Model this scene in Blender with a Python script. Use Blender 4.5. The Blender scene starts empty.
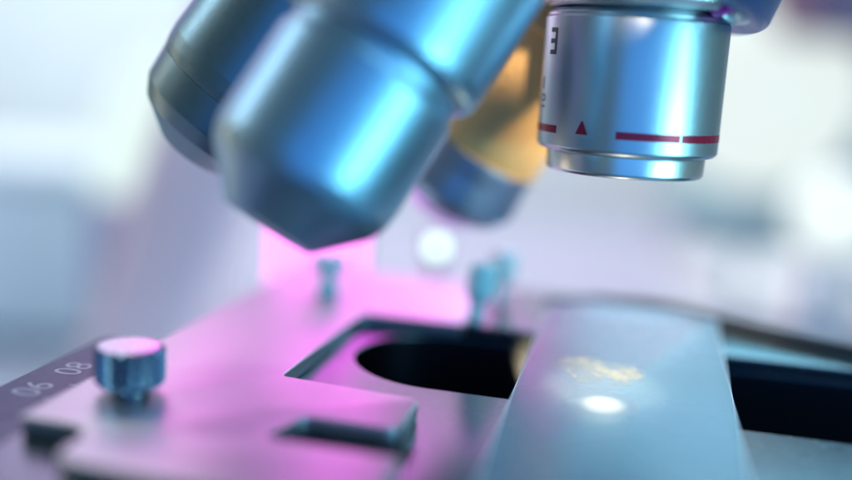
import bpy, bmesh, math, random
from mathutils import Vector, Matrix
random.seed(7)
MM = 0.001
sc = bpy.context.scene
col = sc.collection
R = math.radians

# ------------------------------------------------------------------ camera model (millimetres)
CAM = Vector((0, 0, 39)); PITCH = R(10.1); ROLL = R(3.6); FPX = 1000.0
FW = Vector((0, math.cos(PITCH), -math.sin(PITCH)))
U0 = Vector((0, math.sin(PITCH), math.cos(PITCH))); R0 = Vector((1, 0, 0))
RT = math.cos(ROLL)*R0 + math.sin(ROLL)*U0
UP = -math.sin(ROLL)*R0 + math.cos(ROLL)*U0
def at(px, py, depth):
    "a point of the photograph at a measured distance, in mm"
    return CAM + depth*(FW + (px-426)/FPX*RT - (py-240)/FPX*UP)
A = R(12)
def uv(u, v, z=0.0):
    "stage coordinates -> world (the stage is turned 12 degrees)"
    return Vector((u*math.cos(A) + v*math.sin(A), -u*math.sin(A) + v*math.cos(A), z))

# ------------------------------------------------------------------ materials
def new_mat(name):
    m = bpy.data.materials.new(name); m.use_nodes = True
    nt = m.node_tree; b = nt.nodes['Principled BSDF']
    return m, nt, b
def mat(name, colr, metal=0.0, rough=0.4, var=0.0, rvar=0.0, scale=900.0, bump=0.0, coat=0.0, coat_r=0.1, stretch=(1,1,1), ior=1.5, aniso=0.0):
    m, nt, b = new_mat(name)
    b.inputs['Base Color'].default_value = (*colr, 1); b.inputs['Metallic'].default_value = metal
    b.inputs['Roughness'].default_value = rough; b.inputs['Coat Weight'].default_value = coat
    b.inputs['Coat Roughness'].default_value = coat_r; b.inputs['IOR'].default_value = ior
    tc = nt.nodes.new('ShaderNodeTexCoord'); mp = nt.nodes.new('ShaderNodeMapping')
    mp.inputs['Scale'].default_value = stretch
    nt.links.new(tc.outputs['Object'], mp.inputs['Vector'])
    nz = nt.nodes.new('ShaderNodeTexNoise'); nz.inputs['Scale'].default_value = scale; nz.inputs['Detail'].default_value = 6
    nt.links.new(mp.outputs['Vector'], nz.inputs['Vector'])
    if var:
        mx = nt.nodes.new('ShaderNodeMix'); mx.data_type = 'RGBA'
        mx.inputs[6].default_value = (*[c*(1-var) for c in colr], 1); mx.inputs[7].default_value = (*[min(1, c*(1+var)) for c in colr], 1)
        nt.links.new(nz.outputs['Fac'], mx.inputs[0]); nt.links.new(mx.outputs[2], b.inputs['Base Color'])
    if rvar:
        mr = nt.nodes.new('ShaderNodeMapRange'); mr.inputs['To Min'].default_value = rough-rvar; mr.inputs['To Max'].default_value = rough+rvar
        mr.inputs['From Min'].default_value = .3; mr.inputs['From Max'].default_value = .7
        nt.links.new(nz.outputs['Fac'], mr.inputs['Value']); nt.links.new(mr.outputs['Result'], b.inputs['Roughness'])
    if bump:
        bp = nt.nodes.new('ShaderNodeBump'); bp.inputs['Strength'].default_value = bump; bp.inputs['Distance'].default_value = 0.00004
        nt.links.new(nz.outputs['Fac'], bp.inputs['Height']); nt.links.new(bp.outputs['Normal'], b.inputs['Normal'])
    return m
def emit(name, colr, s):
    m, nt, b = new_mat(name)
    b.inputs['Base Color'].default_value = (.05,.05,.05, 1)
    b.inputs['Emission Color'].default_value = (*colr, 1); b.inputs['Emission Strength'].default_value = s
    b.inputs['Roughness'].default_value = .6
    return m

M = {}
M['barrel']  = mat('satin_chrome', (.60,.66,.70), 1, .34, .02, .02, 1500, .04)
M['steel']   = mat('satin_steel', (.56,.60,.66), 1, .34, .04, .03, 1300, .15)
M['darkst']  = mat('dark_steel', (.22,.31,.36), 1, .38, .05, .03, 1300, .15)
M['gold']    = mat('gold_reflection_paint', (.86,.52,.21), .2, .5, .03, .03, 1300, .1)  # warm reflection on a silver barrel, painted in as gold base colour
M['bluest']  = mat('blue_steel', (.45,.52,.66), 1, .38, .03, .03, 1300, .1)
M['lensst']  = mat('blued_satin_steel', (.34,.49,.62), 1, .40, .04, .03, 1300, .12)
M['cyan']    = mat('cyan_sheen_and_plastic', (.62,.95,1.0), 0, .3, .05, .03, 400)
M['mint']    = mat('mint_plastic', (.88,.95,.93), 0, .35, .05, .03, 400)
M['navy']    = mat('navy_scale_enamel', (.025,.05,.13), 0, .5, .05, .03, 700)
M['cone']    = mat('blue_black_cone', (.10,.17,.27), 1, .38, .05, .03, 1300, .1)
M['edge_glow']   = mat('edge_glow_white', (.82,.88,.9), 0, .4)
M['rubber']  = mat('black_rubber', (.015,.02,.035), 0, .45, .1, .05, 500)
M['ring']    = mat('frosted_ring', (.88,.88,.86), 1, .30, .02, .02, 1500)
M['black']   = mat('black_enamel', (.012,.013,.016), 0, .25, .1, .05, 600, .1)
M['turret']  = mat('blue_grey_enamel', (.04,.10,.26), .7, .34, .05, .04, 500, .1)
M['stage']   = mat('black_anodised_stage', (.12,.155,.185), 1, .24, .15, .04, 1100, .12)
M['plate']   = mat('satin_aluminium', (.52,.50,.54), 1, .42, .03, .05, 1600, .35)
M['knob']    = mat('knurled_steel', (.46,.50,.56), 1, .27, .04, .03, 1600, .15)
M['red']     = mat('red_enamel_band', (.45,.012,.045), .35, .30, .1, .04, 1500)
M['ink']     = mat('dark_engraving', (.015,.03,.04), 0, .5)
M['brown']   = mat('brown_engraving', (.13,.06,.012), 0, .5)
M['white']   = mat('white_engraving', (.42,.46,.54), 0, .5)
M['pink']    = mat('magenta_glint_paint', (.62,.03,.42), 0, .35)
M['well']    = mat('dark_metal_well', (.05,.055,.075), 1, .34)
M['inner']   = mat('slot_shade_black', (.008,.009,.012), 0, .6)
M['lens']    = mat('coated_lens', (.02,.02,.05), 0, .05, ior=1.8)
M['arm']     = mat('grey_lavender_housing', (.86,.62,.68), 0, .5)
M['pink_led']= emit('magenta_led_diffuser', (1.0,.22,.88), 2.6)
M['ledbody'] = mat('lamp_body', (.5,.5,.52), 0, .5)

def glass():
    m = bpy.data.materials.new('slide_glass'); m.use_nodes = True; nt = m.node_tree
    nt.nodes.clear()
    out = nt.nodes.new('ShaderNodeOutputMaterial'); tr = nt.nodes.new('ShaderNodeBsdfTransparent')
    tr.inputs['Color'].default_value = (.93,.965,.97,1)
    gl = nt.nodes.new('ShaderNodeBsdfGlossy'); gl.inputs['Roughness'].default_value = .27
    fr = nt.nodes.new('ShaderNodeFresnel'); fr.inputs['IOR'].default_value = 1.52
    mx = nt.nodes.new('ShaderNodeMixShader')
    # blue reflection painted in as diffuse haze, plus dust specks
    df = nt.nodes.new('ShaderNodeBsdfDiffuse'); df.inputs['Color'].default_value = (.56,.74,.90,1)
    tc = nt.nodes.new('ShaderNodeTexCoord')
    nz = nt.nodes.new('ShaderNodeTexNoise'); nz.inputs['Scale'].default_value = 45; nz.inputs['Detail'].default_value = 3
    v = nt.nodes.new('ShaderNodeTexVoronoi'); v.inputs['Scale'].default_value = 420
    lt = nt.nodes.new('ShaderNodeMapRange'); lt.inputs['From Min'].default_value = .05; lt.inputs['From Max'].default_value = .02
    lt.inputs['To Min'].default_value = 0; lt.inputs['To Max'].default_value = .8
    mr = nt.nodes.new('ShaderNodeMapRange'); mr.inputs['From Min'].default_value = .35; mr.inputs['From Max'].default_value = .8
    mr.inputs['To Min'].default_value = .20; mr.inputs['To Max'].default_value = .38
    mul = nt.nodes.new('ShaderNodeMath'); mul.operation = 'MULTIPLY'
    n2 = nt.nodes.new('ShaderNodeTexNoise'); n2.inputs['Scale'].default_value = 90
    g2 = nt.nodes.new('ShaderNodeMapRange'); g2.inputs['From Min'].default_value = .52; g2.inputs['From Max'].default_value = .6
    add = nt.nodes.new('ShaderNodeMath'); add.operation = 'ADD'; add.use_clamp = True
    for n in (nz, v, n2): nt.links.new(tc.outputs['Object'], n.inputs['Vector'])
    nt.links.new(nz.outputs['Fac'], mr.inputs['Value']); nt.links.new(v.outputs['Distance'], lt.inputs['Value'])
    nt.links.new(n2.outputs['Fac'], g2.inputs['Value'])
    nt.links.new(lt.outputs['Result'], mul.inputs[0]); nt.links.new(g2.outputs['Result'], mul.inputs[1])
    nt.links.new(mr.outputs['Result'], add.inputs[0]); nt.links.new(mul.outputs[0], add.inputs[1])
    m2 = nt.nodes.new('ShaderNodeMixShader')
    nt.links.new(fr.outputs[0], mx.inputs[0]); nt.links.new(tr.outputs[0], mx.inputs[1]); nt.links.new(gl.outputs[0], mx.inputs[2])
    nt.links.new(add.outputs[0], m2.inputs[0]); nt.links.new(mx.outputs[0], m2.inputs[1]); nt.links.new(df.outputs[0], m2.inputs[2])
    nt.links.new(m2.outputs[0], out.inputs['Surface'])
    return m
M['glass'] = glass()
def tissue(name, colr, dens, scale):
    m = bpy.data.materials.new(name); m.use_nodes = True; nt = m.node_tree; nt.nodes.clear()
    out = nt.nodes.new('ShaderNodeOutputMaterial'); tp = nt.nodes.new('ShaderNodeBsdfTransparent')
    tl = nt.nodes.new('ShaderNodeBsdfTranslucent'); tl.inputs['Color'].default_value = (*colr, 1)
    tc = nt.nodes.new('ShaderNodeTexCoord'); nz = nt.nodes.new('ShaderNodeTexNoise'); nz.inputs['Scale'].default_value = scale
    nz.inputs['Detail'].default_value = 9; nz.inputs['Roughness'].default_value = .7
    mr = nt.nodes.new('ShaderNodeMapRange'); mr.inputs['From Min'].default_value = .38; mr.inputs['From Max'].default_value = .62
    mr.inputs['To Max'].default_value = dens; mr.inputs['To Min'].default_value = dens*.15
    mx = nt.nodes.new('ShaderNodeMixShader')
    n3 = nt.nodes.new('ShaderNodeTexNoise'); n3.inputs['Scale'].default_value = 260; n3.inputs['Detail'].default_value = 4
    r3 = nt.nodes.new('ShaderNodeMapRange'); r3.inputs['From Min'].default_value = .36; r3.inputs['From Max'].default_value = .60
    ml = nt.nodes.new('ShaderNodeMath'); ml.operation = 'MULTIPLY'
    nt.links.new(tc.outputs['Object'], n3.inputs['Vector']); nt.links.new(n3.outputs['Fac'], r3.inputs['Value'])
    nt.links.new(r3.outputs['Result'], ml.inputs[0]); nt.links.new(mr.outputs['Result'], ml.inputs[1])
    nt.links.new(tc.outputs['Object'], nz.inputs['Vector']); nt.links.new(nz.outputs['Fac'], mr.inputs['Value'])
    nt.links.new(ml.outputs[0], mx.inputs[0]); nt.links.new(tp.outputs[0], mx.inputs[1]); nt.links.new(tl.outputs[0], mx.inputs[2])
    nt.links.new(mx.outputs[0], out.inputs['Surface'])
    return m
M['tissue'] = tissue('stained_tissue', (.95,.86,.68), .6, 420)
M['light_pool'] = mat('light_pool_film', (.93,.93,.9), 0, .5)  # pale film added only to show the bright pool of light
M['light_pool'].node_tree.nodes['Principled BSDF'].inputs['Alpha'].default_value = .3

# ------------------------------------------------------------------ mesh helpers
def link(name, bm, m, parent=None, origin=Vector((0,0,0)), smooth=True, angle=35):
    "mesh in world mm -> object (parts keep their thing's origin)"
    me = bpy.data.meshes.new(name)
    for v in bm.verts: v.co = (v.co - origin)*MM
    bmesh.ops.recalc_face_normals(bm, faces=bm.faces[:])
    bm.to_mesh(me); bm.free()
    o = bpy.data.objects.new(name, me); col.objects.link(o)
    o.data.materials.append(m)
    if smooth:
        me.polygons.foreach_set('use_smooth', [True]*len(me.polygons))
        me.set_sharp_from_angle(angle=R(angle))
    if parent is not None: o.parent = parent
    else: o.location = origin*MM
    return o
def thing(name, label, cat, loc=Vector((0,0,0)), group=None):
    o = bpy.data.objects.new(name, None); col.objects.link(o); o.empty_display_size = .01
    o.location = loc*MM; o['label'] = label; o['category'] = cat
    if group: o['group'] = group
    return o
def basis(axis, ref):
    "frame with z = axis and x as close to ref as possible"
    z = axis.normalized(); x = (ref - z*ref.dot(z)).normalized(); y = z.cross(x)
    return x, y, z
def lathe(prof, base, axis, ref=Vector((0,-1,0)), n=160, closed=False):
    bm = bmesh.new(); x, y, z = basis(axis, ref)
    rings = []
    for (r, h) in prof:
        if r < 1e-6: rings.append([bm.verts.new(base + z*h)])
        else: rings.append([bm.verts.new(base + z*h + r*(math.cos(2*math.pi*i/n)*x + math.sin(2*math.pi*i/n)*y)) for i in range(n)])
    pairs = list(zip(rings, rings[1:])) + ([(rings[-1], rings[0])] if closed else [])
    for a, b in pairs:
        for i in range(n):
            j = (i+1) % n
            if len(a) == 1 and len(b) == 1: continue
            if len(a) == 1: bm.faces.new((a[0], b[i], b[j]))
            elif len(b) == 1: bm.faces.new((a[i], a[j], b[0]))
            else: bm.faces.new((a[i], a[j], b[j], b[i]))
    return bm
def fillet(prof, rad=.25, k=4):
    "round the inner corners of a profile"
    out = [prof[0]]
    for a, b, c in zip(prof, prof[1:], prof[2:]):
        va = Vector((a[0]-b[0], a[1]-b[1])); vc = Vector((c[0]-b[0], c[1]-b[1]))
        t = min(rad, va.length*.45, vc.length*.45)
        if t < 1e-4: out.append(b); continue
        p0 = Vector(b) + va.normalized()*t; p2 = Vector(b) + vc.normalized()*t; p1 = Vector(b)
        for i in range(k+1):
            s = i/k; q = (1-s)**2*p0 + 2*s*(1-s)*p1 + s*s*p2
            out.append((q.x, q.y))
    out.append(prof[-1]); return out
def slab(polys, z0, z1, bevel=.25, m=None, name='x', parent=None, origin=Vector((0,0,0)), res=3, tf=None):
    "flat plate from outlines given in mm (world xy); later outlines are holes"
    cu = bpy.data.curves.new('tmp', 'CURVE'); cu.dimensions = '2D'; cu.fill_mode = 'BOTH'
    cu.extrude = (z1-z0)/2 - bevel; cu.bevel_depth = bevel; cu.bevel_resolution = res; cu.offset = -bevel
    for pl in polys:
        s = cu.splines.new('POLY'); s.points.add(len(pl)-1); s.use_cyclic_u = True
        for p, q in zip(s.points, pl): p.co = (q[0], q[1], 0, 1)
    ob = bpy.data.objects.new('tmp', cu); col.objects.link(ob)
    dg = bpy.context.evaluated_depsgraph_get(); me = bpy.data.meshes.new_from_object(ob.evaluated_get(dg))
    bm = bmesh.new(); bm.from_mesh(me)
    bpy.data.objects.remove(ob); bpy.data.curves.remove(cu); bpy.data.meshes.remove(me)
    bmesh.ops.remove_doubles(bm, verts=bm.verts[:], dist=1e-4)
    for v in bm.verts:
        v.co.z += (z0+z1)/2
        if tf: v.co = tf(v.co)
    return link(name, bm, m, parent, origin, angle=30)
def arc_pts(cx, cy, r, a0, a1, n=24):
    return [(cx + r*math.cos(R(a0+(a1-a0)*i/n)), cy + r*math.sin(R(a0+(a1-a0)*i/n))) for i in range(n+1)]
def round_poly(pts, rads, n=6):
    out = []; N = len(pts)
    for i in range(N):
        a, b, c = Vector(pts[i-1]), Vector(pts[i]), Vector(pts[(i+1) % N])
        r = rads[i] if isinstance(rads, (list, tuple)) else rads
        va, vc = a-b, c-b; t = min(r, va.length*.45, vc.length*.45)
        if t < .02: out.append(tuple(b)); continue
        p0 = b + va.normalized()*t; p2 = b + vc.normalized()*t
        for k in range(n+1):
            s = k/n; q = (1-s)**2*p0 + 2*s*(1-s)*b + s*s*p2; out.append((q.x, q.y))
    return out
def uvl(pts): return [tuple(uv(*p).xy) for p in pts]
def box(c, sx, sy, sz, bev=1.0, rz=0.0):
    bm = bmesh.new(); bmesh.ops.create_cube(bm, size=1)
    for v in bm.verts: v.co = Vector((v.co.x*sx, v.co.y*sy, v.co.z*sz))
    if bev: bmesh.ops.bevel(bm, geom=bm.edges[:], offset=bev, segments=4, profile=.5, affect='EDGES')
    rot = Matrix.Rotation(rz, 3, 'Z')
    for v in bm.verts: v.co = rot @ v.co + c
    return bm
def join(*bms):
    out = bmesh.new()
    for b in bms:
        me = bpy.data.meshes.new('t'); b.to_mesh(me); b.free(); out.from_mesh(me); bpy.data.meshes.remove(me)
    return out
def glyphs(text, size):
    "outline of a text as a flat bmesh, centred, height 'size' mm"
    cu = bpy.data.curves.new('t', 'FONT'); cu.body = text; cu.size = 1; cu.align_x = 'CENTER'; cu.align_y = 'CENTER'
    ob = bpy.data.objects.new('t', cu); col.objects.link(ob)
    dg = bpy.context.evaluated_depsgraph_get(); me = bpy.data.meshes.new_from_object(ob.evaluated_get(dg))
    bm = bmesh.new(); bm.from_mesh(me)
    bpy.data.objects.remove(ob); bpy.data.curves.remove(cu); bpy.data.meshes.remove(me)
    for v in bm.verts: v.co *= size/.72
    return bm
class Drum:
    "cylinder frame used to wrap prints round a barrel; angle 0 faces the camera, + to the right"
    def __init__(s, base, axis):
        s.b = base; s.z = axis.normalized(); toc = CAM - base
        s.x, s.y, _ = basis(axis, toc)
        if s.y.dot(RT) < 0: s.y = -s.y
    def p(s, r, th, h): return s.b + s.z*h + r*(math.cos(th)*s.x + math.sin(th)*s.y)
    def patch(s, r, t0, t1, h0, h1, bm=None, thick=.03):
        bm = bm or bmesh.new(); n = max(2, int(abs(t1-t0)/1.5))
        g = []
        for i in range(n+1):
            t = R(t0 + (t1-t0)*i/n)
            g.append([bm.verts.new(s.p(r+k, t, h)) for k, h in ((thick, h0), (thick, h1), (-.05, h1), (-.05, h0))])
        for a, b in zip(g, g[1:]):
            for k in range(4): bm.faces.new((a[k], a[(k+1) % 4], b[(k+1) % 4], b[k]))
        bm.faces.new(g[0]); bm.faces.new(g[-1][::-1])
        return bm
    def text(s, txt, size, r, th, h, rot=0):
        bm = glyphs(txt, size)
        for v in bm.verts:
            x, y = v.co.x, v.co.y
            x, y = x*math.cos(rot)-y*math.sin(rot), x*math.sin(rot)+y*math.cos(rot)
            v.co = s.p(r+.03, R(th) + x/r, h + y)
        return bm

# ================================================================== MICROSCOPE
ROOT = Vector((0, 190, -120))
scope = thing('microscope', 'silver and black laboratory microscope with four lenses over its open stage', 'microscope', ROOT)
def part(name, bm, m, parent=None, label=None, angle=35):
    o = link(name, bm, m, parent or scope, ROOT, angle=angle)
    if label: o['label'] = label
    return o
def pslab(name, polys, z0, z1, bevel, m, parent=None, tf=None):
    return slab(polys, z0, z1, bevel, m, name, parent or scope, ROOT, tf=tf)

# ---- objective lenses on their turret
P = Vector((24.4, 125.2, 103))            # where the four optical axes meet
d_eng = Vector((0, 0, -1))
tip_blue = at(267, 228, 103); d_blue = (tip_blue-P-Vector((6,0,0)))
tip_dark = at(192, 150, 131); d_dark = (tip_dark-P)
tip_gold = at(438, 208, 155); d_gold = (tip_gold-P-Vector((25,4,0)))
taxis = Vector((-.29, 0, -.957)).normalized()

def objective(tip, axis_up, body_prof, tip_prof, collar_prof, mb, mt, mc, label):
    o = part('objective_lens', lathe(fillet(body_prof, .22), tip, axis_up), mb, None, label)
    part('nose_cone', lathe(fillet(tip_prof, .25), tip, axis_up), mt, o)
    part('collar', lathe(fillet(collar_prof, .3), tip, axis_up), mc, o)
    part('front_lens', lathe([(2.6,.55),(2.2,.2),(1.2,.02),(0,-.05)] if tip_prof[0][0] < 4 else [(6.2,.8),(4.5,.35),(2.5,.1),(0,.02)], tip, axis_up, n=48), M['lens'], o)
    return o
# engaged low power lens
E0 = Vector((24.1, 125.0, 26.9)); up = Vector((0, 0, 1)); RB = 11.05
eng = objective(E0, up,
    [(9.2,3.2),(10.5,2.65),(RB,3.1),(RB,18.4),(RB-.2,18.6),(RB-.25,19.0),(RB-.7,19.5),(RB-2.5,19.55)],
    [(6.0,1.2),(6.3,.1),(9.25,.0),(9.7,.35),(9.75,2.6),(9.2,3.3)],
    [(RB-2.5,19.4),(RB-.75,19.6),(RB-.3,19.9),(RB-.3,24.4),(RB-.1,24.8),(RB-.1,30),(RB-1,30.2)],
    M['barrel'], M['ring'], M['steel'], 'sharp silver lens barrel with red band pointing straight down')
dr = Drum(E0, up)
bm = dr.patch(RB, -84, -48.5, 4.7, 5.6)
dr.patch(RB, -6.5, 33, 4.7, 5.6, bm)
dr.patch(RB, 34.2, 66, 4.7, 5.6, bm); dr.patch(RB, 67, 76, 4.7, 5.6, bm); dr.patch(RB, 77.5, 86, 4.7, 5.6, bm)
part('red_band', bm, M['red'], eng)
bm = bmesh.new()                                           # small red triangle mark
for k in range(8):
    w = 3.6*(1-k/8)+.4
    dr.patch(RB, -28-w, -28+w, 4.9+k*.19, 4.9+(k+1)*.19, bm, thick=.03+.001*k)
part('triangle_mark', bm, M['red'], eng)
bm = bmesh.new()                                           # square three-armed letter near the left limb
dr.patch(RB, -57.6, -55, 13.9, 17.0, bm)
for h0 in (13.9, 15.2, 16.5): dr.patch(RB, -63.5, -57.6, h0, h0+.55, bm, thick=.032)
dr.patch(RB, -72, -70, 9.8, 11.2, bm)
bm2 = dr.text('10', 1.5, RB, -68.5, 8.2, math.pi/2)
part('lettering', join(bm, bm2), M['ink'], eng)

# long lens swung to the front left
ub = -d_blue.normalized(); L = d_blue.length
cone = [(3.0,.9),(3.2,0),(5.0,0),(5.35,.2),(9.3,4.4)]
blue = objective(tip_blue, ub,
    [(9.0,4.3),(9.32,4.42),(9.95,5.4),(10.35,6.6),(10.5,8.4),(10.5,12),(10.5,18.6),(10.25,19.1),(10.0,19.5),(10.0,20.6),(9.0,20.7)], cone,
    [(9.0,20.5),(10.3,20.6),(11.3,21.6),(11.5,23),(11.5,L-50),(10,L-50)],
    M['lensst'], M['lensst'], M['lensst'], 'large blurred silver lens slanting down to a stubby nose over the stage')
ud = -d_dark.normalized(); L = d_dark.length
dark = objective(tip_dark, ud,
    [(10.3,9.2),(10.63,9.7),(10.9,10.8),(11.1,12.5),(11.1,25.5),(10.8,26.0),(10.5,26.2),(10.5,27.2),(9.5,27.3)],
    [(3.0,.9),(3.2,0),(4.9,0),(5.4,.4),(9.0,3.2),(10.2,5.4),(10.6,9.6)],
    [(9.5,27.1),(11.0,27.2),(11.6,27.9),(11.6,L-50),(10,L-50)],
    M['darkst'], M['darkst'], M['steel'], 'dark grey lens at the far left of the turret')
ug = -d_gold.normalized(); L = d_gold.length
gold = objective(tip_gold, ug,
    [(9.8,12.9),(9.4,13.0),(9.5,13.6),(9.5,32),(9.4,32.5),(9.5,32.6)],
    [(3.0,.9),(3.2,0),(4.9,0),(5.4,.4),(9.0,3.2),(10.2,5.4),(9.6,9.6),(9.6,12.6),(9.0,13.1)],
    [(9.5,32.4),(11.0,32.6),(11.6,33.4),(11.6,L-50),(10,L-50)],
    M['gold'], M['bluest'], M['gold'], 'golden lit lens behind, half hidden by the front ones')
dg_ = Drum(tip_gold, ug)
part('lettering', dg_.text('7', 3.2, 11.2, 20, 27, 0), M['brown'], gold)

nose = part('turret', lathe(fillet([(0,48),(20,50.5),(29.4,52.2),(30.4,51.4),(31.0,44),(33,30),(30,8),(0,4)], .8), P, taxis), M['turret'])
# mounting sleeve of the engaged lens (bright seat with a dark rim)
part('mount_ring', lathe(fillet([(11.0,0),(13.2,0),(14.1,.9),(14.4,6),(11,6.2)], .4), Vector((24.4,125,46.6)), up), M['ring'], nose)
for (dd) in (d_blue, d_dark, d_gold):
    d = dd.normalized()
    part('mount_ring', lathe(fillet([(11.0,0),(12.6,0),(13.2,.8),(13.4,6),(11,6.2)], .4), (P + (Vector((25,4,0)) if dd is d_gold else Vector((6,0,0)) if dd is d_blue else Vector((0,0,0)))) + d*54.5, -d), M['ring'], nose)
# arm and base behind
AB = at(176, 250, 300)
AB = at(203, 250, 300)
ab = box(Vector((0,0,0)), 31, 44, 330, 6)
for v in ab.verts: v.co = Vector((v.co.x + AB.x + (v.co.z+40)*.32, v.co.y + AB.y, v.co.z + 40))
arm = part('arm', join(ab, box(Vector((AB.x+62, AB.y-80, 190)), 90, 210, 60, 10)), M['arm'])
part('base', box(Vector((AB.x+40, AB.y-60, -112)), 150, 240, 15, 6), M['arm'])
glint_at = at(437, 248, 196)  # screw glint, painted as a small glowing cap on an added bracket
glint_arm = part('glint_bracket', join(box(glint_at+Vector((0,6,-24)), 3, 3, 44, .6), box(glint_at+Vector((0,5,0)), 5, 8, 5, .8)), M['arm'])
part('screw_glint', lathe([(1.6,0),(1.5,.6),(.9,1.2),(0,1.4)], glint_at+Vector((0,1,0)), Vector((0,-1,0)), ref=Vector((1,0,0)), n=32), emit('glint_glow', (.72,1,.84), 3.2), glint_arm)

# ---- stage with slot
slot = uvl(arc_pts(-23, 126.6, 12.3, 270, 90, 40) + arc_pts(58, 126.6, 12.3, 90, -90, 40))
outer = uvl(round_poly([(-68.6,50),(90,50),(90,150.5),(62,151.5),(34,159),(10,172),(-57.6,172),(-57.6,121),(-60,118.5),(-68.6,118.5)], [4,4,4,14,16,14,5,1,1,1.5]))
stage = pslab('stage', [outer, slot], -5, 0, .28, M['stage'])
lin = bmesh.new(); rows = []
sl2 = uvl(arc_pts(-23, 126.6, 12.25, 270, 90, 40) + arc_pts(58, 126.6, 12.25, 90, -90, 40))
for q_ in sl2: rows.append([lin.verts.new(Vector((q_[0], q_[1], z_))) for z_ in (-.35, -36)])
for k_ in range(len(rows)):
    a_, b_ = rows[k_], rows[(k_+1) % len(rows)]; lin.faces.new((a_[0], b_[0], b_[1], a_[1]))
part('opening_shade_skirt', lin, M['well'], stage)  # dark skirt added so the opening stays black
pslab('scale_strip', [uvl(round_poly([(-68.2,51),(-58.3,51),(-58.3,117.8),(-68.2,117.8)], .5))], .004, .03, .005, M['navy'], stage)
scale_bm = []
for txt, px, py, s in (('08', 75, 369, 3.0), ('06', 34, 389, 3.0)):
    d = (at(px, py, 1)-CAM); t = (0-CAM.z)/d.z; c = CAM + d*t
    g = glyphs(txt, 3.4)
    dirx = (uv(0, 1) * 1.0).normalized(); diry = Vector((-dirx.y, dirx.x, 0))
    for v in g.verts: v.co = c + dirx*v.co.x*1.0 + diry*v.co.y*1.0 + Vector((0,0,.045))
    scale_bm.append(g)
def tick(u0, u1, v):
    b = bmesh.new(); q = [uv(u0,v-.09,.045), uv(u1,v-.09,.045), uv(u1,v+.09,.045), uv(u0,v+.09,.045)]
    b.faces.new([b.verts.new(p) for p in q]); return b
for k in range(33):
    vv = 84 + k
    scale_bm.append(tick(-59.6 - (2.2 if k % 5 == 0 else 1.3), -58.6, vv))
part('scale_marks', join(*scale_bm), M['white'], stage)

# ---- slide holder: satin plate with its window, tongue and slot
hold = [(-58,83.8),(-51,83.8),(-49.6,81.5),(-49.6,77.2),(-47.5,75.8),(-19.5,73.5),(-19.5,87.3),(-33.6,87.6),(-31.8,94.2),
        (-22.6,94.2),(-21.6,95.4),(-21.6,103.4),(-22.6,104.6),(-38.6,106.2),(-38.2,138.4),(-23.4,138.4),(-21.5,166.5),(-58,166.5)]
rad = [1.2,1,1,1.5,2,1,1,1.2,1,1.2,1.2,1.2,1.2,.8,1.2,.6,1,3]
holder = pslab('slide_holder', [uvl(round_poly(hold, rad))], 0.02, 2.0, .3, M['plate'])
pslab('slot_shade', [uvl(round_poly([(-34,87.0),(-19.7,87.0),(-19.7,94.6),(-32.3,94.6)], .4))], .006, .03, .005, M['inner'], holder)  # shade in the slot, laid in as a thin black sheet
pslab('guide_rail', [uvl(round_poly([(-23.2,138.4),(88,138.4),(88,145.2),(60,146.4),(31,154),(7,166.0),(-21.3,166.0)],[.5,1,1,12,14,12,.5]))], .02, 2.0, .3, M['stage'], holder)
# thumb screw
kp = uv(-50.6, 0, 0); kc = Vector((-30.9, 103.2, 2.0))
def knurl(c, r, h, n=16, dep=1.1):
    bm = bmesh.new(); K = n*6; rows = []
    for (rr, z, kn) in ((r-1.1, h, 0),(r-.5, h, 0),(r-.25, h-.08, .1),(r-.05, h-.3, .7),(r, h-.6, 1),(r, .5, 1),(r-.1, .25, .7),(r-.45, 0, 0),(r-1.6, 0, 0)):
        rows.append([bm.verts.new(c + Vector((math.cos(2*math.pi*i/K)*(rr - kn*dep*(.5-.5*math.cos(2*math.pi*i*n/K))**.7),
                     math.sin(2*math.pi*i/K)*(rr - kn*dep*(.5-.5*math.cos(2*math.pi*i*n/K))**.7), z))) for i in range(K)])
    for a, b in zip(rows, rows[1:]):
        for i in range(K): bm.faces.new((a[i], a[(i+1) % K], b[(i+1) % K], b[i]))
    bm.faces.new(rows[0]); bm.faces.new(rows[-1][::-1])
    return bm
ts = part('thumb_screw', knurl(kc + Vector((0,0,.9)), 3.75, 4.3), M['knob'], holder, 'knurled blue-lit screw head', angle=25)
part('shank', lathe(fillet([(0,0.02),(2.3,0.02),(2.3,.3),(2.0,.5),(2.0,1.3),(0,1.3)], .1), kc, up, n=64), M['knob'], holder)
# small coloured adjusters at the back of the holder
def on2(px, py, z=2.0):
    d = at(px, py, 1)-CAM; return CAM + d*((z-CAM.z)/d.z)
part('adjuster_knob', lathe(fillet([(0,.02),(1.2,.02),(1.0,2.6),(1.7,3.8),(2.1,4.8),(2.1,7.8),(1.6,8.8),(0,9.0)], .3), on2(474, 322), Vector((.1,0,1)), n=64), M['cyan'], holder, 'cyan knob')  # cyan reflection on the post painted into its base colour
part('adjuster_knob', lathe(fillet([(0,.02),(1.0,.02),(.8,3),(2.2,4.6),(2.2,7.8),(1.8,8.6),(0,8.8)], .3), on2(500, 304), up, n=64), M['mint'], holder, 'pale green knob')
part('adjuster_screw', lathe(fillet([(0,.02),(2.0,.02),(2.0,1.0),(1.4,1.8),(1.4,3.2),(3.0,4.2),(3.0,6.2),(0,6.4)], .2), on2(328, 293), up, n=64), M['cyan'], holder, 'small cyan screw')
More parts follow.
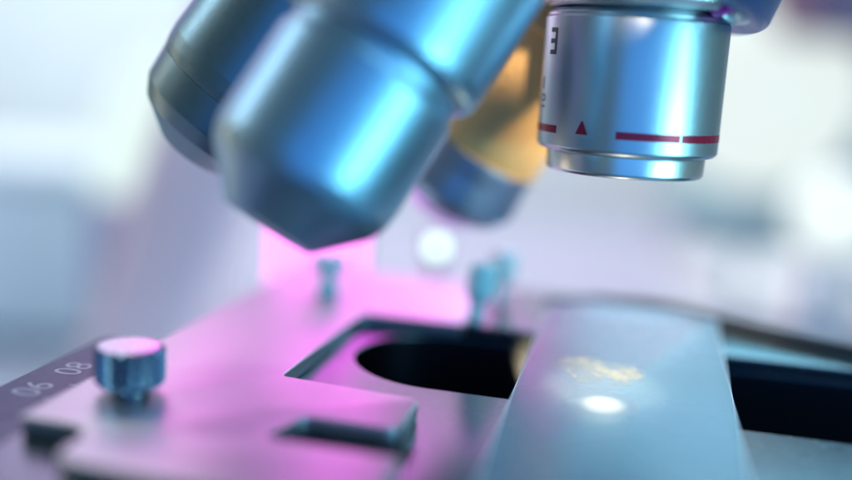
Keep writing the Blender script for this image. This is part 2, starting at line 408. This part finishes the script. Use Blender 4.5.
# bright locking pin beside the engaged lens, under the turret
part('locking_pin', lathe(fillet([(0,0),(1.3,.2),(2.4,1.4),(2.4,7),(0,7)], .5), at(746,24,112), Vector((-.3,.1,1)), n=48), M['ring'], nose)
part('magenta_glint', lathe(fillet([(2.0,1.4),(3.3,1.6),(3.5,2.4),(3.5,8),(2,8)], .3), at(746,24,112), Vector((-.3,.1,1)), n=48), M['pink'], nose)  # magenta reflection on the metal, painted in as a coloured ring

# ---- condenser in the stage opening
SC = uv(0.5, 119.5, 0)     # optical axis under the slide
cc = Vector((22.6, 115.2, 0))
cond = part('condenser', lathe(fillet([(0,-40),(30,-40),(31,-38),(31,-14),(28,-11),(22,-9.4),(20.5,-9.8),(20,-12),(10,-12.4),(9.5,-11.4),(7.5,-11.2),(7,-12),(0,-12.2)], .4), Vector((15,130,0)), up), M['well'])
part('condenser_ring', lathe(fillet([(22.3,-9.2),(23.5,-7.6),(25.2,-7.4),(26,-9),(25.6,-10.4)], .3), Vector((15,130,0)), up), M['darkst'], cond)

# ================================================================== GLASS SLIDE
ZN, ZB = .04, 2.02
def tilt(c):
    "lay a flat thing on the stage front and the holder's back arm"
    v = c.x*math.sin(A) + c.y*math.cos(A)
    return Vector((c.x, c.y, c.z + ZN + (v-80)/(138.4-80)*(ZB-ZN)))
SO = uv(0, 118, 1)
slide = thing('glass_slide', 'clear glass slide lying across the stage opening under the red-banded lens', 'glass slide', SO)
slab([uvl(round_poly([(-12.2,80),(12.9,80),(12.9,155.6),(-12.2,155.6)], .3, 3))], 0, 1.0, .08, M['glass'], 'glass_plate', slide, SO, tf=tilt)
rim_o = round_poly([(-12.2,80),(12.9,80),(12.9,155.6),(-12.2,155.6)], .3, 3)
rim_i = round_poly([(-12.08,80.12),(12.78,80.12),(12.78,155.48),(-12.08,155.48)], .2, 3)
slab([uvl(rim_o), uvl(rim_i)], 1.004, 1.024, .005, M['edge_glow'], 'edge_glow_strip', slide, SO, res=1, tf=tilt)  # glow of the glass edges painted as a thin white strip
def blob(px, py, rx, ry, amp, n=64):
    d = at(px, py, 1)-CAM; c = CAM + d*((2.3-CAM.z)/d.z)
    ph = [random.uniform(0, 6.28) for _ in range(6)]
    return [(c.x + rx*math.cos(t)*(1+amp*sum(math.sin((k+2)*t+ph[k])/(k+1.3) for k in range(6))),
             c.y + ry*math.sin(t)*(1+amp*sum(math.sin((k+2)*t+ph[k])/(k+1.3) for k in range(6)))) for t in [2*math.pi*i/n for i in range(n)]]
def film(name, outline, z, m):
    bm = bmesh.new(); lo = [bm.verts.new(tilt(Vector((x, y, z)))) for x, y in outline]
    bm.faces.new(lo)
    o = link(name, bm, m, slide, SO); return o
film('specimen', blob(601, 373, 4.6, 5.6, .16), 1.03, M['tissue'])
film('light_pool_film', blob(603, 402, 4.2, 4.4, .03), 1.035, M['light_pool'])

cb_pts = [on2(x, y, 3.1) for x, y in ((548,303),(575,302),(600,301),(660,307),(720,321),(780,336),(852,352),(930,372))]
def tube(pts, rad, n=16, sub=8):
    P_ = []
    for i in range(len(pts)-1):
        p0, p1, p2, p3 = pts[max(0,i-1)], pts[i], pts[i+1], pts[min(len(pts)-1,i+2)]
        for k in range(sub):
            t = k/sub; P_.append(.5*((2*p1)+(p2-p0)*t+(2*p0-5*p1+4*p2-p3)*t*t+(3*p1-p0-3*p2+p3)*t**3))
    P_.append(pts[-1]); b = bmesh.new(); rows = []
    for i, p in enumerate(P_):
        d = (P_[min(i+1,len(P_)-1)]-P_[max(0,i-1)]).normalized(); x = d.cross(up).normalized(); y = x.cross(d)
        rows.append([b.verts.new(p + rad*(math.cos(2*math.pi*k/n)*x+math.sin(2*math.pi*k/n)*y)) for k in range(n)])
    for a, c_ in zip(rows, rows[1:]):
        for k in range(n): b.faces.new((a[k], a[(k+1)%n], c_[(k+1)%n], c_[k]))
    b.faces.new(rows[0]); b.faces.new(rows[-1][::-1]); return b
cable = link('cable', tube(cb_pts, 1.0), M['rubber'], None, cb_pts[0])
cable['label'] = 'thin black cable curving across the back of the stage behind the glass slide'; cable['category'] = 'cable'

# ================================================================== LAMP BLOCK behind the front lens
lb = at(317, 292, 192); lx = at(317, 240, 192); lb.z = -40
lamp = thing('magenta_lamp', 'glowing pink magenta light bar upright behind the large slanting lens', 'lamp', Vector((lx.x, lx.y, -120)))
LO = Vector((lx.x, lx.y, -120))
W = 18; H = 25; zc = -6 + H/2
link('lamp_body', box(Vector((lx.x, lx.y+5, zc)), W+1, 6, H+1, .8), M['ledbody'], lamp, LO)
link('diffuser', box(Vector((lx.x, lx.y+1.0, zc)), W, 2.0, H, .6), M['pink_led'], lamp, LO)
link('stand', join(box(Vector((lx.x, lx.y+6, -64)), 5, 4, 112, .8), box(Vector((lx.x, lx.y+6, -118)), 34, 30, 4, 1.5)), M['ledbody'], lamp, LO)

# ================================================================== THE TABLE AND THE ROOM BEHIND
def structure(name, bm, m):
    o = link(name, bm, m, None, Vector((0,0,0)), smooth=False); o['kind'] = 'structure'; return o
def sheet(pts):
    b = bmesh.new(); b.faces.new([b.verts.new(Vector(p)) for p in pts]); return b
tabm = mat('pale_table_top', (.36,.37,.46), 0, .5, .05, .05, 20)
wallm = mat('pale_wall', (.72,.74,.76), 0, .8, .06, 0, 3)
structure('table', box(Vector((0, 500, -145)), 2400, 1700, 50, 4), tabm)
structure('wall', box(Vector((0, 1420, -300)), 4200, 40, 1120, 0), wallm)
structure('floor', sheet([(-2500,-2500,-850),(2500,-2500,-850),(2500,2500,-850),(-2500,2500,-850)]), mat('grey_floor', (.3,.32,.35), 0, .5, .1, 0, 5))

def on_table(px, py):
    d = at(px, py, 1)-CAM; return CAM + d*((-120-CAM.z)/d.z)
# pale blue box at the left
c = on_table(10, 350)
bx = thing('storage_box', 'blurred light blue storage box at the left behind the stage', 'box', c)
link('body', box(c+Vector((-45,60,45)), 210, 110, 84, 8), mat('light_blue_plastic', (.80,.90,.95), 0, .5), bx, c)
link('lid', box(c+Vector((-45,60,92)), 216, 116, 12, 4), mat('pale_blue_lid', (.88,.93,.95), 0, .5), bx, c)
link('foot_strip', box(c+Vector((-45,60,1.6)), 200, 100, 3.2, .5), mat('blue_rubber', (.04,.14,.24), 0, .6), bx, c)
# oval lamp
c = at(140, 130, 420)
ov = thing('oval_lamp', 'soft white oval lamp glowing left of the dark grey lens', 'lamp', Vector((c.x, c.y, -120)))
O = Vector((c.x, c.y, -120))
link('lamp_shade', lathe([(0,-34),(6,-33),(13,-26),(17,-12),(18,2),(16,18),(11,30),(5,35),(0,36)], c, Vector((.32,0,1)), n=64), emit('oval_lamp_shade', (.80,.97,.92), 1.0), ov, O)
link('pedestal', box(Vector((c.x-2, c.y, (c.z-28-120)/2)), 30, 30, c.z-28+120, 3), mat('mauve_plastic', (.42,.36,.50), 0, .5), ov, O)
# round globe lamps on the right
def globe(px, py, depth, rad, label, e, colr):
    c = at(px, py, depth); O = Vector((c.x, c.y, -120))
    t = thing('globe_lamp', label, 'lamp', O)
    b = bmesh.new(); bmesh.ops.create_uvsphere(b, u_segments=64, v_segments=32, radius=rad)
    for v in b.verts: v.co += c
    link('lamp_globe', b, emit('globe_glass', colr, e), t, O)
    hh = c.z+120-rad+2
    link('stem', join(lathe([(0,0),(4,0),(4,hh),(0,hh)], O, up, n=24), lathe(fillet([(0,0),(28,0),(30,2),(28,5),(0,6)],1), O, up, n=48)), M['ledbody'], t, O)
globe(762, 92, 520, 52, 'big round white lamp right of the red-banded lens', .88, (.90,1.0,.96))
globe(834, 214, 330, 15, 'small round white lamp at the right edge below the big one', 1.0, (.90,1.0,.98))
# white dish
c = on_table(770, 300)
d_ = thing('dish', 'wide white round dish on the table behind the stage at right', 'dish', c)
link('bowl', lathe(fillet([(0,1),(60,1),(74,7),(82,16),(80,16.5),(72,9),(58,3.6),(0,3.4)], 2), c, up, n=96), mat('white_ceramic', (.85,.88,.87), 0, .3), d_, c)
c = on_table(800, 262)
ins = thing('instrument', 'soft grey teal instrument housing between the two round white lamps', 'instrument', c)
link('housing', box(c+Vector((20,60,62)), 240, 130, 124, 22), mat('teal_grey_plastic', (.30,.46,.46), 0, .5), ins, c)
link('base_strip', box(c+Vector((20,60,1.5)), 220, 120, 3, .5), M['rubber'], ins, c)
# pink cap
c = on_table(675, 272)
cp = thing('bottle', 'small pink capped bottle standing on the table behind the slide', 'bottle', c)
link('bottle_body', lathe(fillet([(0,0),(9,0),(9.5,1),(9.5,14),(5,17),(0,17)], 1), c, up, n=48), mat('clear_plastic', (.7,.72,.78), 0, .3), cp, c)
link('cap', lathe(fillet([(0,17),(7,17),(7,27),(0,27)], .8), c, up, n=48), mat('pink_cap', (.6,.12,.38), 0, .4), cp, c)
# dark violet cabinet in the top right corner
c = at(822, 2, 430)
cb = thing('wall_cabinet', 'dark plum cabinet showing in the top right corner', 'cabinet', Vector((c.x+60, c.y+60, c.z)))
O = Vector((c.x+60, c.y+60, c.z))
link('cabinet_body', box(O+Vector((10,0,36)), 150, 120, 100, 6), mat('plum_paint', (.16,.05,.12), 0, .4), cb, O)
link('post', box(O+Vector((10,70,-120)), 20, 20, 420, 3), mat('plum_post', (.34,.28,.40), 0, .4), cb, O)

# ================================================================== LIGHTS
def area(name, loc, target, sx, sy, rad, colr):
    "area lamp of a given radiance; sizes in mm"
    l = bpy.data.lights.new(name, 'AREA'); l.shape = 'RECTANGLE'; l.size = sx*MM; l.size_y = sy*MM
    l.energy = rad*math.pi*(sx*MM)*(sy*MM)*1.0; l.color = colr
    o = bpy.data.objects.new(name, l); col.objects.link(o); o.location = Vector(loc)*MM
    o.rotation_euler = (Vector(target)-Vector(loc)).to_track_quat('-Z', 'Y').to_euler()
    return o
tgt = (10, 120, 30)
def polar(az, dist, z): return (24 + dist*math.cos(R(az)), 125 + dist*math.sin(R(az)), z)
area('blue_softbox', polar(-80, 380, 20), tgt, 520, 520, 1.05, (.01,.25,.85))
area('cyan_softbox', polar(-40, 360, 60), tgt, 190, 400, 2.0, (.06,.66,1.0))
area('white_strip', polar(-40, 350, 60), tgt, 36, 380, 4.2, (.70,.97,1.0))
area('cyan_low', polar(-43, 330, -80), tgt, 190, 190, 10.0, (.30,.86,1.0))  # extra lamp added for the highlight on the slanting lens
area('warm_strip', (-270, 200, 40), (0, 150, 40), 70, 220, 1.5, (1.0,.80,.55))
area('beige_strip', polar(-170, 300, 90), tgt, 22, 200, 1.0, (1.0,.95,.78))
area('back_blue_panel', (165, 400, 172), (35, 95, 0), 250, 160, 3.6, (.26,.70,.88))  # unseen panel added for blue reflections in slide and stage
area('slide_softbox', (190, 60, 300), (28, 120, 0), 190, 190, 3.8, (.28,.66,1.0))  # unseen overhead lamp added to brighten the slide haze
area('left_back_softbox', (-250, 430, 190), (-40, 110, 0), 230, 190, .7, (.52,.40,.95))  # unseen lamp added to tint scale strip and plate
area('magenta_top', (-30, 340, 112), (-4, 110, 0), 120, 100, 4.3, (1.0,.02,.80))
area('pink_softbox', (-104, 300, 92), (-20, 110, 0), 70, 90, 1.3, (1.0,.68,.95))  # unseen lamp added for pale pink reflections in the plate
area('wall_wash', (-250, 950, 900), (-150, 1400, 100), 900, 300, 9.0, (.98,1.0,.97))  # area lamps from here on are added to brighten and tint the room behind
area('wall_wash_right', (500, 950, 900), (500, 1400, 100), 900, 300, 4.0, (.84,1.0,.98))
area('left_fill', (-600, 700, 300), (-400, 1300, 0), 300, 400, 8.0, (.74,.92,1.0))
area('table_wash', (150, 700, 600), (150, 700, -120), 500, 500, 3.6, (.88,.98,1.0))
area('pink_wash', (60, 800, 180), (60, 800, -120), 420, 200, 2.2, (1.0,.55,.95))
area('side_fill', (-440, 240, 330), (-230, 620, -60), 160, 260, 9.0, (.70,.90,1.0))

def spot(name, loc, target, power, size_deg, colr, rad=.0006, blend=.15):
    l = bpy.data.lights.new(name, 'SPOT'); l.energy = power; l.spot_size = R(size_deg); l.color = colr
    l.shadow_soft_size = rad; l.spot_blend = blend
    o = bpy.data.objects.new(name, l); col.objects.link(o); o.location = Vector(loc)*MM
    o.rotation_euler = (Vector(target)-Vector(loc)).to_track_quat('-Z', 'Y').to_euler()
    return o
spot('warm_key', (27, -60, 92), (12, 148, 46), 4.0, 6.5, (1.0,.80,.52), rad=.004, blend=.6)  # added spot, only there to warm the gold lens
spot('warm_side', (300, 70, 52), (10, 149, 40), 8.5, 7.5, (1.0,.80,.52), rad=.006, blend=.6)  # second added spot for the same lens, from the right
d = at(603, 402, 1)-CAM; sp = CAM + d*((2.3-CAM.z)/d.z)
d = at(605, 374, 1)-CAM; sq = CAM + d*((2.3-CAM.z)/d.z)
spot('pool_spot', (24.0, 119.5, 25.7), sp, .06, 13.0, (1.0,.82,.54), rad=.0005, blend=1.0)  # spot added below the lens front to make the bright pool
spot('condenser_glow', sq+Vector((0,2,-12)), sq, .015, 64, (1.0,.84,.60))
spot('opening_glint_spot', (14, 124, -9), tuple(uv(-8, 139, -1.5)), .02, 50, (1.0,.78,.40))  # spot added inside the opening for a warm glint on its wall

w = bpy.data.worlds.new('World'); sc.world = w; w.use_nodes = True
bg = w.node_tree.nodes['Background']; bg.inputs['Color'].default_value = (.40,.66,.74,1); bg.inputs['Strength'].default_value = .22

# ================================================================== CAMERA
cam = bpy.data.cameras.new('camera'); co = bpy.data.objects.new('camera', cam); col.objects.link(co); sc.camera = co
cam.sensor_width = 36; cam.lens = FPX/852*36; cam.clip_start = .005; cam.clip_end = 50
mx = Matrix((RT, UP, -FW)).transposed().to_4x4(); mx.translation = CAM*MM; co.matrix_world = mx
cam.dof.use_dof = True; cam.dof.focus_distance = .1180; cam.dof.aperture_fstop = cam.lens/10.4
cam.dof.aperture_blades = 0

sc.view_settings.view_transform = 'Standard'; sc.view_settings.look = 'None'
sc.view_settings.exposure = 0; sc.view_settings.gamma = 1
sc.cycles.use_denoising = True
sc.cycles.use_adaptive_sampling = True; sc.cycles.adaptive_threshold = .02; sc.cycles.adaptive_min_samples = 48
sc.cycles.max_bounces = 7; sc.cycles.transparent_max_bounces = 12
sc.cycles.sample_clamp_indirect = 6
